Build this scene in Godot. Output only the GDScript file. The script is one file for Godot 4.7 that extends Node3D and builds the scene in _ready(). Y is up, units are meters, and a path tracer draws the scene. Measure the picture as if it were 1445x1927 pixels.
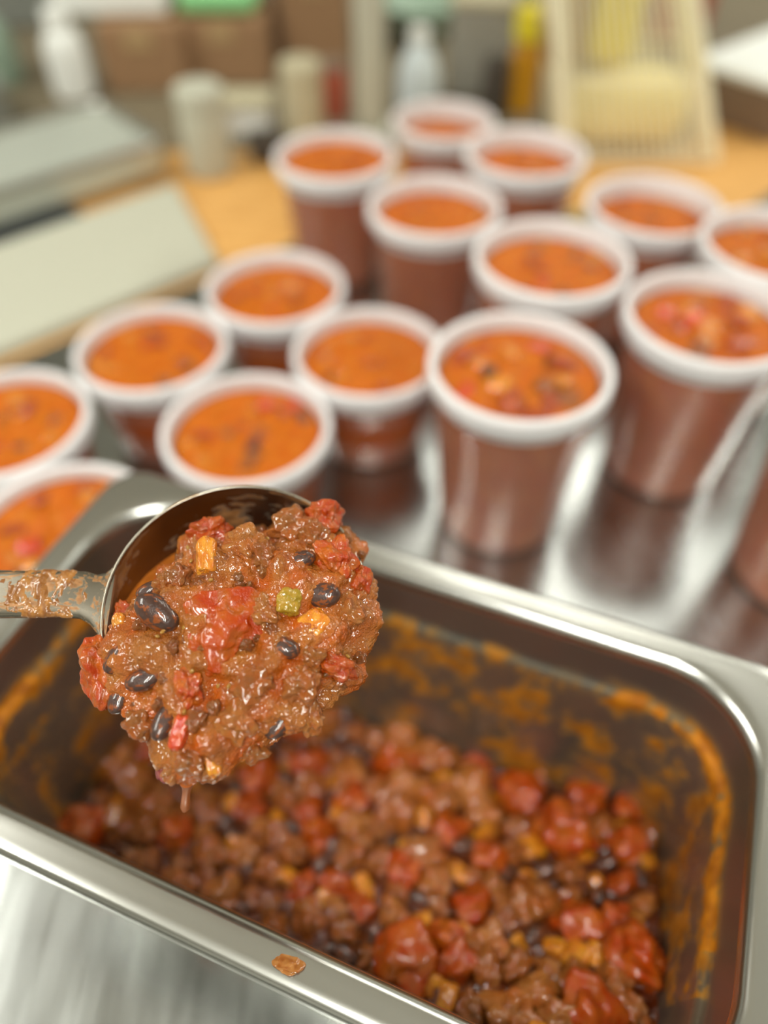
extends Node3D
# Kitchen prep table: a ladle of chili held over a steel pan, round tubs of chili behind.

const FOCAL := 1445.0          # focal length in pixels of the 1445 x 1927 frame
const EYE := Vector3(0, 0.435, 0)
const PITCH := 48.0

var M := {}
var used := {}
var ico_cache := {}
var rng := RandomNumberGenerator.new()
var texture_cache := {}


func _ready() -> void:
	rng.seed = 4711
	# ---- camera ----
	var cam := Camera3D.new()
	cam.name = "camera"
	cam.near = 0.01
	cam.far = 30.0
	var attr := CameraAttributesPhysical.new()
	attr.frustum_focal_length = 26.25
	attr.frustum_focus_distance = 0.245
	attr.exposure_aperture = 2.5
	attr.frustum_near = 0.01
	attr.frustum_far = 30.0
	cam.attributes = attr
	add_child(cam)
	cam.position = EYE
	cam.rotation_degrees = Vector3(-PITCH, 0, 0)
	cam.fov = rad_to_deg(2.0 * atan(963.5 / FOCAL))
	cam.current = true
	# ---- environment and exposure ----
	var env := Environment.new()
	env.background_mode = Environment.BG_COLOR
	env.background_color = Color(0.55, 0.58, 0.6)
	env.background_energy_multiplier = 0.3
	env.tonemap_mode = Environment.TONE_MAPPER_LINEAR
	env.tonemap_exposure = 1.62
	env.sdfgi_enabled = true
	env.ssao_enabled = true
	env.ssil_enabled = true
	var we := WorldEnvironment.new()
	we.name = "environment"
	we.environment = env
	add_child(we)
	make_materials()
	# ---- ceiling lamps: x, z of the middle, energy ----
	var lamps := [[0.41, -1.85, 0.12, "ceiling light fixture with two tubes above the far end of the steel table"],
		[0.93, -1.85, 0.12, "ceiling light fixture with two tubes above the right back corner"],
		[-1.45, -0.35, 1.0, "ceiling light fixture with two tubes above the left counter"],
		[-0.05, 0.95, 1.2, "ceiling light fixture with two tubes behind the cook"],
		[2.0, -1.3, 1.0, "ceiling light fixture with two tubes above the wall at the right"]]
	for l in lamps:
		light_fixture(l[0], l[1], l[2], l[3])
	# ---- the room ----
	room()
	worktops()
	# ---- the things ----
	pan()
	pan_chili()
	ladle()
	ladle_chili()
	tubs()
	background()


# =====================================================================
# helpers
# =====================================================================
func numbered(called: String) -> String:
	var n: int = used.get(called, 0)
	used[called] = n + 1
	return called if n == 0 else "%s_%03d" % [called, n]


func thing(called: String, label: String, category: String, at := Vector3.ZERO, group := "") -> Node3D:
	var o := Node3D.new()
	o.name = numbered(called)
	add_child(o, true)
	o.position = at
	tag(o, label, category, group)
	return o


func tag(o: Node, label: String, category: String, group := "") -> void:
	o.set_meta("label", label)
	o.set_meta("category", category)
	if group != "":
		o.set_meta("group", group)


func part(called: String, mesh: Mesh, mat: Material, parent: Node) -> MeshInstance3D:
	var o := MeshInstance3D.new()
	o.name = called
	o.mesh = mesh
	o.material_override = mat
	parent.add_child(o, true)
	return o


func structure(called: String, mesh: Mesh, mat: Material, at := Vector3.ZERO) -> MeshInstance3D:
	var o := part(called, mesh, mat, self)
	o.position = at
	o.set_meta("kind", "structure")
	return o


func lin(r: float, g: float, b: float) -> Color:
	return Color(r / 255.0, g / 255.0, b / 255.0).srgb_to_linear()


func at_y(px: float, py: float, y: float) -> Vector3:
	var p := deg_to_rad(PITCH)
	var u := (px - 722.5) / FOCAL
	var v := (py - 963.5) / FOCAL
	var d := Vector3(u, -(sin(p) + v * cos(p)), -(cos(p) - v * sin(p)))
	return EYE + d * ((y - EYE.y) / d.y)


func noise(sd: int, freq: float, kind := FastNoiseLite.TYPE_SIMPLEX_SMOOTH, octaves := 3) -> FastNoiseLite:
	var n := FastNoiseLite.new()
	n.seed = sd
	n.noise_type = kind
	n.frequency = freq
	n.fractal_type = FastNoiseLite.FRACTAL_FBM if octaves > 1 else FastNoiseLite.FRACTAL_NONE
	n.fractal_octaves = octaves
	n.cellular_return_type = FastNoiseLite.RETURN_DISTANCE
	return n


# An indexed mesh; closed ones are turned so that their faces look outwards, open ones so that they look up.
func build(verts: PackedVector3Array, idx: PackedInt32Array, cols := PackedColorArray(), uvs := PackedVector2Array(), closed := true) -> ArrayMesh:
	var sum := 0.0
	for i in range(0, idx.size(), 3):
		var a := verts[idx[i]]
		var b := verts[idx[i + 1]]
		var c := verts[idx[i + 2]]
		if closed:
			sum += a.dot(b.cross(c))
		else:
			sum += (b - a).cross(c - a).y
	if sum > 0.0:
		for i in range(0, idx.size(), 3):
			var t := idx[i + 1]
			idx[i + 1] = idx[i + 2]
			idx[i + 2] = t
	var arr := []
	arr.resize(Mesh.ARRAY_MAX)
	arr[Mesh.ARRAY_VERTEX] = verts
	arr[Mesh.ARRAY_INDEX] = idx
	if cols.size():
		arr[Mesh.ARRAY_COLOR] = cols
	if uvs.size():
		arr[Mesh.ARRAY_TEX_UV] = uvs
	var nor := PackedVector3Array()
	nor.resize(verts.size())
	for i in range(0, idx.size(), 3):
		var i0 := idx[i]
		var i1 := idx[i + 1]
		var i2 := idx[i + 2]
		var n := (verts[i2] - verts[i0]).cross(verts[i1] - verts[i0])
		nor[i0] += n
		nor[i1] += n
		nor[i2] += n
	for i in nor.size():
		nor[i] = nor[i].normalized() if nor[i].length_squared() > 1e-30 else Vector3.UP
	arr[Mesh.ARRAY_NORMAL] = nor
	var m := ArrayMesh.new()
	m.add_surface_from_arrays(Mesh.PRIMITIVE_TRIANGLES, arr)
	return m


# Sections joined into a tube: each ring is a PackedVector3Array of the same size.
func loft(rings: Array, ring_closed := true, caps := true, uv_len := 1.0, closed := true, caps_from := 0) -> ArrayMesh:
	var n: int = rings[0].size()
	var verts := PackedVector3Array()
	var uvs := PackedVector2Array()
	var idx := PackedInt32Array()
	var m := n + 1 if ring_closed else n
	for k in rings.size():
		for j in m:
			verts.append(rings[k][j % n])
			uvs.append(Vector2(float(j) / (m - 1) * uv_len, float(k) / (rings.size() - 1)))
	for k in rings.size() - 1:
		for j in m - 1:
			var a := k * m + j
			idx.append_array([a, a + 1, a + m, a + 1, a + m + 1, a + m])
	if caps:
		for e in ([0, rings.size() - 1] if caps_from == 0 else [rings.size() - 1]):
			var mid := Vector3.ZERO
			for v in rings[e]:
				mid += v
			var c := verts.size()
			verts.append(mid / n)
			uvs.append(Vector2(0.5, 0.0 if e == 0 else 1.0))
			for j in n:
				verts.append(rings[e][j])
				uvs.append(Vector2(0.5, 0.0 if e == 0 else 1.0))
			for j in n:
				var p := c + 1 + j
				var q := c + 1 + (j + 1) % n
				if e == 0:
					idx.append_array([c, q, p])
				else:
					idx.append_array([c, p, q])
	return weld_seam(verts, idx, uvs, m, rings.size(), ring_closed, closed)


func weld_seam(verts: PackedVector3Array, idx: PackedInt32Array, uvs: PackedVector2Array, m: int, rows: int, ring_closed: bool, closed: bool) -> ArrayMesh:
	var mesh := build(verts, idx, PackedColorArray(), uvs, closed)
	if not ring_closed:
		return mesh
	var arr := mesh.surface_get_arrays(0)
	var nor: PackedVector3Array = arr[Mesh.ARRAY_NORMAL]
	for k in rows:
		var s := (nor[k * m] + nor[k * m + m - 1]).normalized()
		nor[k * m] = s
		nor[k * m + m - 1] = s
	arr[Mesh.ARRAY_NORMAL] = nor
	var out := ArrayMesh.new()
	out.add_surface_from_arrays(Mesh.PRIMITIVE_TRIANGLES, arr)
	return out


# Turned body: profile of (radius, height) points.
func lathe(profile: Array, sides := 48, caps := true, closed := true) -> ArrayMesh:
	var rings := []
	for p in profile:
		var r := PackedVector3Array()
		for j in sides:
			var a := TAU * j / sides
			r.append(Vector3(cos(a) * p[0], p[1], sin(a) * p[0]))
		rings.append(r)
	return loft(rings, true, caps, 1.0, closed)


func rounded_box(size: Vector3, r: float) -> ArrayMesh:
	var b := BoxMesh.new()
	b.size = Vector3(2, 2, 2)
	b.subdivide_width = 4
	b.subdivide_height = 4
	b.subdivide_depth = 4
	var arr := b.surface_get_arrays(0)
	var vs: PackedVector3Array = arr[Mesh.ARRAY_VERTEX]
	var ns: PackedVector3Array = arr[Mesh.ARRAY_NORMAL]
	var h := size / 2.0
	for i in vs.size():
		var v := Vector3.ZERO
		for k in 3:
			var t: float = vs[i][k]
			var s := signf(t)
			var a := absf(t)
			v[k] = s * (h[k] if a > 0.9 else h[k] - 0.35 * r if a > 0.5 else h[k] - r)
		var inner := v.clamp(-h + Vector3.ONE * r, h - Vector3.ONE * r)
		var d := v - inner
		if d.length() > 1e-9:
			v = inner + d.normalized() * r
			ns[i] = d.normalized()
		vs[i] = v
	arr[Mesh.ARRAY_VERTEX] = vs
	arr[Mesh.ARRAY_NORMAL] = ns
	arr[Mesh.ARRAY_TANGENT] = null
	var m := ArrayMesh.new()
	m.add_surface_from_arrays(Mesh.PRIMITIVE_TRIANGLES, arr)
	return m


# Flat slab over a polygon of (x, z) points, with a small chamfer on its top edge.
func slab(poly: Array, top: float, bottom: float, chamfer := 0.003) -> ArrayMesh:
	var mid := Vector2.ZERO
	for p in poly:
		mid += p
	mid /= poly.size()
	var rings := []
	for lv in [[top, chamfer], [top - chamfer * 0.4, chamfer * 0.3], [top - chamfer, 0.0], [bottom, 0.0]]:
		var r := PackedVector3Array()
		for i in poly.size():
			var a: Vector2 = poly[(i + poly.size() - 1) % poly.size()]
			var b: Vector2 = poly[i]
			var c: Vector2 = poly[(i + 1) % poly.size()]
			var n1 := (b - a).normalized().orthogonal()
			var n2 := (c - b).normalized().orthogonal()
			var n := (n1 + n2) / (1.0 + n1.dot(n2))
			var s := 1.0 if area(poly) > 0.0 else -1.0
			var q: Vector2 = b - n * s * lv[1]
			r.append(Vector3(q.x, lv[0], q.y))
		rings.append(r)
	var st := SurfaceTool.new()
	st.begin(Mesh.PRIMITIVE_TRIANGLES)
	st.set_smooth_group(-1)
	var up := area(poly) < 0.0
	for k in 3:
		for i in poly.size():
			var j := (i + 1) % poly.size()
			var q := [rings[k][i], rings[k][j], rings[k + 1][j], rings[k + 1][i]]
			for t in ([0, 1, 2, 0, 2, 3] if not up else [0, 2, 1, 0, 3, 2]):
				st.set_uv(Vector2(q[t].x, q[t].z))
				st.add_vertex(q[t])
	var flat := PackedVector2Array()
	for v in rings[0]:
		flat.append(Vector2(v.x, v.z))
	var tri := Geometry2D.triangulate_polygon(flat)
	for e in [[0, false], [3, true]]:
		for i in range(0, tri.size(), 3):
			var t := [tri[i], tri[i + 1], tri[i + 2]]
			var a: Vector3 = rings[e[0]][t[0]]
			var b: Vector3 = rings[e[0]][t[1]]
			var c: Vector3 = rings[e[0]][t[2]]
			var faces_up := (c - a).cross(b - a).y > 0.0
			if faces_up == e[1]:
				t = [t[0], t[2], t[1]]
			for k in t:
				var v: Vector3 = rings[e[0]][k]
				st.set_uv(Vector2(v.x, v.z))
				st.add_vertex(v)
	st.generate_normals()
	return st.commit()


func area(poly: Array) -> float:
	var s := 0.0
	for i in poly.size():
		var a: Vector2 = poly[i]
		var b: Vector2 = poly[(i + 1) % poly.size()]
		s += a.cross(b)
	return s


# Tube of varying radius along points.
func tube(points: Array, radii: Array, sides := 10, squash := 1.0) -> ArrayMesh:
	var rings := []
	var n := points.size()
	var side := Vector3.ZERO
	for i in n:
		var d: Vector3 = (points[mini(i + 1, n - 1)] - points[maxi(i - 1, 0)]).normalized()
		if side == Vector3.ZERO:
			side = d.cross(Vector3.UP if absf(d.y) < 0.9 else Vector3.RIGHT).normalized()
		side = (side - d * side.dot(d)).normalized()
		var up := side.cross(d)
		var r := PackedVector3Array()
		for j in sides:
			var a := TAU * j / sides
			r.append(points[i] + (side * cos(a) + up * sin(a) * squash) * radii[mini(i, radii.size() - 1)])
		rings.append(r)
	return loft(rings)


func ico(level: int) -> Array:
	if ico_cache.has(level):
		return ico_cache[level]
	var verts: PackedVector3Array
	var idx: PackedInt32Array
	if level == 0:
		var t := (1.0 + sqrt(5.0)) / 2.0
		for v in [[-1, t, 0], [1, t, 0], [-1, -t, 0], [1, -t, 0], [0, -1, t], [0, 1, t], [0, -1, -t], [0, 1, -t], [t, 0, -1], [t, 0, 1], [-t, 0, -1], [-t, 0, 1]]:
			verts.append(Vector3(v[0], v[1], v[2]).normalized())
		idx = PackedInt32Array([0, 11, 5, 0, 5, 1, 0, 1, 7, 0, 7, 10, 0, 10, 11, 1, 5, 9, 5, 11, 4, 11, 10, 2, 10, 7, 6, 7, 1, 8, 3, 9, 4, 3, 4, 2, 3, 2, 6, 3, 6, 8, 3, 8, 9, 4, 9, 5, 2, 4, 11, 6, 2, 10, 8, 6, 7, 9, 8, 1])
	else:
		var was: Array = ico(level - 1)
		verts = was[0].duplicate()
		var from: PackedInt32Array = was[1]
		var mid := {}
		for i in range(0, from.size(), 3):
			var m := [0, 0, 0]
			for e in 3:
				var a := from[i + e]
				var b := from[i + (e + 1) % 3]
				var key := mini(a, b) * 1000003 + maxi(a, b)
				if not mid.has(key):
					mid[key] = verts.size()
					verts.append((verts[a] + verts[b]).normalized())
				m[e] = mid[key]
			idx.append_array([from[i], m[0], m[2], from[i + 1], m[1], m[0], from[i + 2], m[2], m[1], m[0], m[1], m[2]])
	ico_cache[level] = [verts, idx]
	return ico_cache[level]


# =====================================================================
# materials
# =====================================================================
func mat(color: Color, rough: float, metal := 0.0) -> StandardMaterial3D:
	var m := StandardMaterial3D.new()
	m.albedo_color = color
	m.roughness = rough
	m.metallic = metal
	return m


func c8(r: float, g: float, b: float, a := 1.0) -> Color:
	return Color(r / 255.0, g / 255.0, b / 255.0, a)


func noise_tex(sd: int, freq: float, size := 512, kind := FastNoiseLite.TYPE_SIMPLEX_SMOOTH, octaves := 4, ramp: Gradient = null) -> NoiseTexture2D:
	var t := NoiseTexture2D.new()
	t.width = size
	t.height = size
	t.seamless = true
	t.noise = noise(sd, freq, kind, octaves)
	if ramp:
		t.color_ramp = ramp
	return t


func food(rough: float, coat: float, bump_tex: Texture2D, bump: float, scale: float) -> StandardMaterial3D:
	var m := mat(Color.WHITE, rough)
	m.vertex_color_use_as_albedo = true
	m.clearcoat_enabled = true
	m.clearcoat = coat
	m.clearcoat_roughness = 0.03
	m.metallic_specular = 0.35
	m.uv1_triplanar = true
	m.uv1_scale = Vector3.ONE * scale
	m.heightmap_enabled = true
	m.heightmap_texture = bump_tex
	m.heightmap_scale = bump
	return m


func brushed(color: Color, rough_lo: float, rough_hi: float, sd: int) -> StandardMaterial3D:
	# brushed steel: streaks of gloss along v
	var w := 512
	var im := Image.create(w, w, false, Image.FORMAT_RGB8)
	var al := Image.create(w, w, false, Image.FORMAT_RGB8)
	var n1 := noise(sd, 0.22, FastNoiseLite.TYPE_SIMPLEX_SMOOTH, 2)
	var n2 := noise(sd + 1, 0.02, FastNoiseLite.TYPE_SIMPLEX_SMOOTH, 3)
	for y in w:
		for x in w:
			var ax := TAU * x / w
			var ay := TAU * y / w
			var s := n1.get_noise_3d(x * 1.0, y * 0.035, 0.0) * 0.6 + n2.get_noise_3d(cos(ax) * 60.0, sin(ax) * 60.0, sin(ay) * 60.0 + cos(ay) * 20.0) * 0.8
			s = clampf(0.5 + 0.5 * s, 0.0, 1.0)
			var r := lerpf(rough_lo, rough_hi, s)
			im.set_pixel(x, y, Color(r, r, r))
			var k := 0.86 + 0.14 * s
			al.set_pixel(x, y, Color(color.r * k, color.g * k, color.b * k))
	var m := mat(Color.WHITE, 1.0, 1.0)
	m.albedo_texture = ImageTexture.create_from_image(al)
	m.roughness_texture = ImageTexture.create_from_image(im)
	return m


func make_materials() -> void:
	M.steel = mat(c8(205, 204, 198), 0.24, 1.0)
	M.steel_dull = mat(c8(196, 196, 190), 0.38, 1.0)
	M.tray = mat(c8(210, 214, 202), 0.4, 0.55)
	M.table = brushed(c8(196, 198, 195), 0.16, 0.30, 11)
	M.table.uv1_scale = Vector3(3.0, 3.0, 1)
	M.wall = mat(c8(214, 214, 208), 0.7)
	M.ceiling = mat(c8(240, 242, 238), 0.8)
	M.floor = mat(c8(168, 160, 148), 0.5)
	var wg := Gradient.new()
	wg.set_color(0, c8(196, 140, 72))
	wg.set_color(1, c8(228, 176, 104))
	M.wood = mat(Color.WHITE, 0.45)
	M.wood.albedo_texture = noise_tex(5, 0.02, 512, FastNoiseLite.TYPE_SIMPLEX_SMOOTH, 4, wg)
	M.wood.uv1_triplanar = true
	M.wood.uv1_scale = Vector3(1.2, 1.2, 8.0)
	# plastics
	M.tub = mat(c8(236, 216, 200, 0.09), 0.2)
	M.tub.transparency = BaseMaterial3D.TRANSPARENCY_ALPHA
	M.tub_rim = mat(c8(246, 242, 242, 0.78), 0.35)
	M.tub_rim.transparency = BaseMaterial3D.TRANSPARENCY_ALPHA
	# food
	var fine := noise_tex(21, 0.035, 512, FastNoiseLite.TYPE_SIMPLEX_SMOOTH, 5)
	var grain := noise_tex(22, 0.05, 512, FastNoiseLite.TYPE_CELLULAR, 3)
	M.meat = food(0.3, 1.0, fine, 0.06, 0.8)
	M.tomato = food(0.3, 0.6, fine, 0.03, 0.5)
	M.bean = food(0.3, 0.7, fine, 0.01, 0.5)
	M.pepper = food(0.3, 1.0, fine, 0.03, 0.5)
	M.mince = food(0.3, 1.0, fine, 0.06, 90.0)
	M.sauce = food(0.3, 1.0, fine, 0.015, 60.0)
	M.tub_sauce = food(0.45, 0.0, fine, 0.01, 60.0)
	M.tub_sauce.metallic_specular = 0.3
	M.drip = mat(c8(176, 92, 34), 0.2)
	M.drip.clearcoat_enabled = true
	M.smear = mat(c8(178, 118, 66), 0.35)
	M.smear.clearcoat_enabled = true
	M.smear.clearcoat = 0.6
	# background
	M.cream = mat(c8(186, 184, 166), 0.5)
	M.white = mat(c8(236, 236, 230), 0.45)
	M.card = mat(c8(152, 116, 82), 0.8)
	M.tape = mat(c8(176, 146, 104), 0.4)
	M.dark = mat(c8(70, 62, 54), 0.6)
	M.green = mat(c8(140, 205, 140), 0.6)
	M.grey = mat(c8(150, 146, 134), 0.6)
	M.slate = mat(c8(126, 128, 120), 0.5)
	M.khaki_dark = mat(c8(116, 104, 82), 0.6)
	M.khaki = mat(c8(190, 180, 150), 0.55)
	M.red = mat(c8(170, 84, 60), 0.5)
	M.blue_white = mat(c8(216, 226, 228), 0.35)
	M.amber = mat(c8(205, 146, 30), 0.3)
	M.yellow = mat(c8(244, 226, 50), 0.45)
	M.pale_yellow = mat(c8(252, 236, 166), 0.6)
	M.wire = mat(c8(250, 242, 208), 0.4)
	M.jade = mat(c8(150, 170, 150), 0.4)
	M.brown = mat(c8(120, 98, 80), 0.6)
	M.black_mat = mat(c8(40, 44, 48), 0.7)
	M.glow = mat(Color.WHITE, 0.5)
	M.glow.emission_enabled = true
	M.glow.emission = c8(255, 252, 242)
	M.glow.emission_energy_multiplier = 3.0


# =====================================================================
# room, lamps, worktops
# =====================================================================
func light_fixture(x: float, z: float, energy: float, label: String) -> void:
	var t := thing("ceiling_light", label, "ceiling light", Vector3(x, 1.78, z))
	var hs := part("housing", rounded_box(Vector3(0.5, 0.06, 1.26), 0.012), M.white, t)
	hs.position.y = 0.035
	for s in [-1, 1]:
		var tb := part("tube_lamp", tube([Vector3(0.15 * s, -0.02, -0.6), Vector3(0.15 * s, -0.02, 0.6)], [0.016], 12), M.glow, t)
		tb.set_meta("label", "glowing fluorescent tube")
		for e in [-1, 1]:
			part("lamp_holder", rounded_box(Vector3(0.03, 0.05, 0.02), 0.004), M.white, t).position = Vector3(0.15 * s, -0.01, 0.61 * e)
		var l := AreaLight3D.new()
		l.name = "tube_glow"
		l.light_energy = energy
		l.light_color = c8(252, 254, 246)
		l.area_size = Vector2(0.09, 1.2)
		l.area_normalize_energy = true
		l.area_range = 12.0
		l.area_attenuation = 2.0
		l.shadow_enabled = true
		t.add_child(l, true)
		l.position = Vector3(0.15 * s, -0.04, 0)
		l.rotation_degrees = Vector3(-90, 0, 0)


func room() -> void:
	var b := func(s: Vector3) -> BoxMesh:
		var m := BoxMesh.new()
		m.size = s
		return m
	structure("floor", b.call(Vector3(6.4, 0.1, 6.4)), M.floor, Vector3(0, -0.95, -0.4))
	structure("ceiling", b.call(Vector3(6.4, 0.1, 6.4)), M.ceiling, Vector3(0, 1.9, -0.4))
	structure("wall_back", b.call(Vector3(6.2, 2.75, 0.1)), M.wall, Vector3(0, 0.475, -3.45))
	structure("wall_front", b.call(Vector3(6.2, 2.75, 0.1)), M.wall, Vector3(0, 0.475, 2.65))
	structure("wall_left", b.call(Vector3(0.1, 2.75, 6.2)), M.wall, Vector3(-3.05, 0.475, -0.4))
	structure("wall_right", b.call(Vector3(0.1, 2.75, 6.2)), M.wall, Vector3(3.05, 0.475, -0.4))


func worktops() -> void:
	var t := thing("steel_table", "brushed stainless steel prep table under the tubs and the pan", "table")
	var poly := [Vector2(-0.889, -0.098), Vector2(0.119, -0.996), Vector2(0.314, -0.777), Vector2(0.762, -1.176), Vector2(1.2, -0.684), Vector2(-0.257, 0.612)]
	var top := part("tabletop", slab(poly, 0.0, -0.035, 0.004), M.table, t)
	top.set_meta("label", "brushed steel top")
	for p in [Vector2(-0.80, -0.09), Vector2(0.11, -0.90), Vector2(1.09, -0.69), Vector2(-0.25, 0.52)]:
		part("leg", tube([Vector3(p.x, -0.9, p.y), Vector3(p.x, -0.036, p.y)], [0.021], 14), M.steel_dull, t)
	# the wooden counter beyond
	var w := thing("wooden_counter", "tan wooden counter beyond the back edge of the steel table", "counter")
	var d := Vector2(-0.665, -0.747) * 0.004
	var wp := [Vector2(-0.889, -0.098) + d, Vector2(0.119, -0.996) + d, Vector2(0.314, -0.777) + d, Vector2(0.762, -1.176) + d, Vector2(1.25, -1.05), Vector2(1.3, -1.20), Vector2(0.45, -1.20), Vector2(0.40, -1.05), Vector2(-1.6, -1.05), Vector2(-2.0, -0.5)]
	part("counter_top", slab(wp, -0.006, -0.046, 0.003), M.wood, w)
	part("counter_base", slab([Vector2(-1.3, -0.5), Vector2(-0.55, -0.95), Vector2(-0.6, -1.04), Vector2(-1.5, -1.04)], -0.047, -0.9, 0.002), M.grey, w)
	var g := thing("back_counter", "khaki brown counter at the very back, under the cartons", "counter")
	part("counter_top", slab([Vector2(-2.0, -1.054), Vector2(0.396, -1.054), Vector2(0.446, -1.204), Vector2(1.6, -1.204), Vector2(1.6, -2.4), Vector2(-2.0, -2.4)], -0.006, -0.046, 0.003), M.khaki_dark, g)
	part("counter_base", slab([Vector2(-1.9, -1.2), Vector2(0.3, -1.2), Vector2(1.5, -1.3), Vector2(1.5, -2.3), Vector2(-1.9, -2.3)], -0.047, -0.9, 0.002), M.grey, g)


# =====================================================================
# the steel pan
# =====================================================================
const PA := 0.16975
const PB := 0.092
const PAN_AT := Vector3(-0.015, 0, -0.1425)


func rrect(hx: float, hz: float, r: float, y: float) -> PackedVector3Array:
	# rounded rectangle; the same number of points whatever its size
	var out := PackedVector3Array()
	var corners := [[1, 1, 0.0], [-1, 1, 90.0], [-1, -1, 180.0], [1, -1, 270.0]]
	for c in 4:
		var k: Array = corners[c]
		for j in 17:
			var a := deg_to_rad(k[2] + 90.0 * j / 16.0)
			out.append(Vector3(k[0] * (hx - r) + cos(a) * r, y, k[1] * (hz - r) + sin(a) * r))
		# straight run to the next corner
		var nx: Array = corners[(c + 1) % 4]
		var p0 := out[out.size() - 1]
		var a1 := deg_to_rad(nx[2])
		var p1 := Vector3(nx[0] * (hx - r) + cos(a1) * r, y, nx[1] * (hz - r) + sin(a1) * r)
		var n := 24 if c % 2 == 0 else 12
		for j in range(1, n):
			out.append(p0.lerp(p1, float(j) / n))
	return out


func wall_inset(y: float) -> float:
	# distance of the inner wall from the outer rim edge at height y
	if y > 0.122:
		return lerpf(0.0172, 0.0158, (y - 0.122) / 0.022)
	return lerpf(0.0285, 0.0205, clampf((y - 0.012) / 0.104, 0.0, 1.0))


func pan() -> void:
	var t := thing("steel_pan", "deep rectangular stainless steel pan with greasy orange inside, below the ladle", "food pan", PAN_AT)
	t.rotation_degrees.y = -22.0
	var rim_profile := [[0.0, 0.1415, 0.018], [0.0, 0.1470, 0.018], [0.0007, 0.1490, 0.0175], [0.0022, 0.1500, 0.017], [0.0050, 0.1502, 0.020], [0.0085, 0.1499, 0.028],
		[0.0112, 0.1502, 0.036], [0.0132, 0.1497, 0.040], [0.0148, 0.1482, 0.040], [0.0156, 0.1460, 0.040], [0.0159, 0.1435, 0.040]]
	var inner_profile := [[0.0159, 0.1435, 0.040], [0.0164, 0.136, 0.0395], [0.0171, 0.1245, 0.039], [0.0176, 0.1222, 0.0386], [0.0190, 0.1203, 0.0375], [0.0204, 0.1188, 0.0365], [0.0209, 0.1160, 0.036],
		[0.0219, 0.103, 0.0355], [0.0235, 0.083, 0.035], [0.0251, 0.062, 0.034], [0.0268, 0.040, 0.033], [0.0284, 0.018, 0.032], [0.0300, 0.009, 0.031], [0.034, 0.0035, 0.028], [0.041, 0.0018, 0.022], [0.060, 0.0015, 0.012]]
	var outer_profile := [[0.0, 0.1415, 0.018], [0.0009, 0.1415, 0.0175], [0.0011, 0.1475, 0.017], [0.0120, 0.1488, 0.036], [0.0148, 0.1450, 0.0395], [0.0161, 0.1225, 0.0385], [0.0196, 0.1180, 0.0365],
		[0.0240, 0.062, 0.034], [0.0275, 0.014, 0.032], [0.032, 0.004, 0.028], [0.040, 0.0006, 0.022], [0.060, 0.0003, 0.012]]
	var rings := func(profile: Array) -> Array:
		var out := []
		for p in profile:
			out.append(rrect(PA - p[0], PB - p[0], p[2], p[1]))
		return out
	part("rim", loft(rings.call(rim_profile), true, false, 1.0, false), M.steel, t).set_meta("label", "rolled steel rim")
	part("outer_wall", loft(rings.call(outer_profile), true, true, 1.0, false, 1), M.steel, t)
	part("inner_wall", pan_inside(rings.call(inner_profile)), pan_material(), t).set_meta("label", "inner steel wall streaked with orange grease")
	# a wet smear on the near rim
	var sm := part("sauce_smear", lump_mesh(77, 3, 0.25, lin(206, 140, 74), lin(170, 96, 34)), M.sauce, t)
	var at := t.transform.affine_inverse() * at_y(545, 1808, 0.150)
	sm.transform = Transform3D(Basis.from_euler(Vector3(-0.35, 0.25, 0.0)).scaled_local(Vector3(0.0050, 0.0007, 0.0042)), at + Vector3(0, 0.0, 0.0))


func pan_inside(rings: Array) -> ArrayMesh:
	# u runs round the pan from 0 to 1, v is the height over 0.15
	var n: int = rings[0].size()
	var m := n + 1
	var verts := PackedVector3Array()
	var uvs := PackedVector2Array()
	var idx := PackedInt32Array()
	var len := [0.0]
	for j in n:
		len.append(len[j] + rings[4][j].distance_to(rings[4][(j + 1) % n]))
	for k in rings.size():
		for j in m:
			verts.append(rings[k][j % n])
			uvs.append(Vector2(len[j] / len[n], 1.0 - rings[k][j % n].y / 0.15))
	for k in rings.size() - 1:
		for j in m - 1:
			var a := k * m + j
			idx.append_array([a, a + 1, a + m, a + 1, a + m + 1, a + m])
	var c := verts.size()
	verts.append(Vector3(0, 0.0015, 0))
	uvs.append(Vector2(0.5, 0.99))
	var last := (rings.size() - 1) * m
	for j in m - 1:
		idx.append_array([c, last + j, last + j + 1])
	var mesh := weld_seam(verts, idx, uvs, m, rings.size(), true, false)
	return mesh


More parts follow.
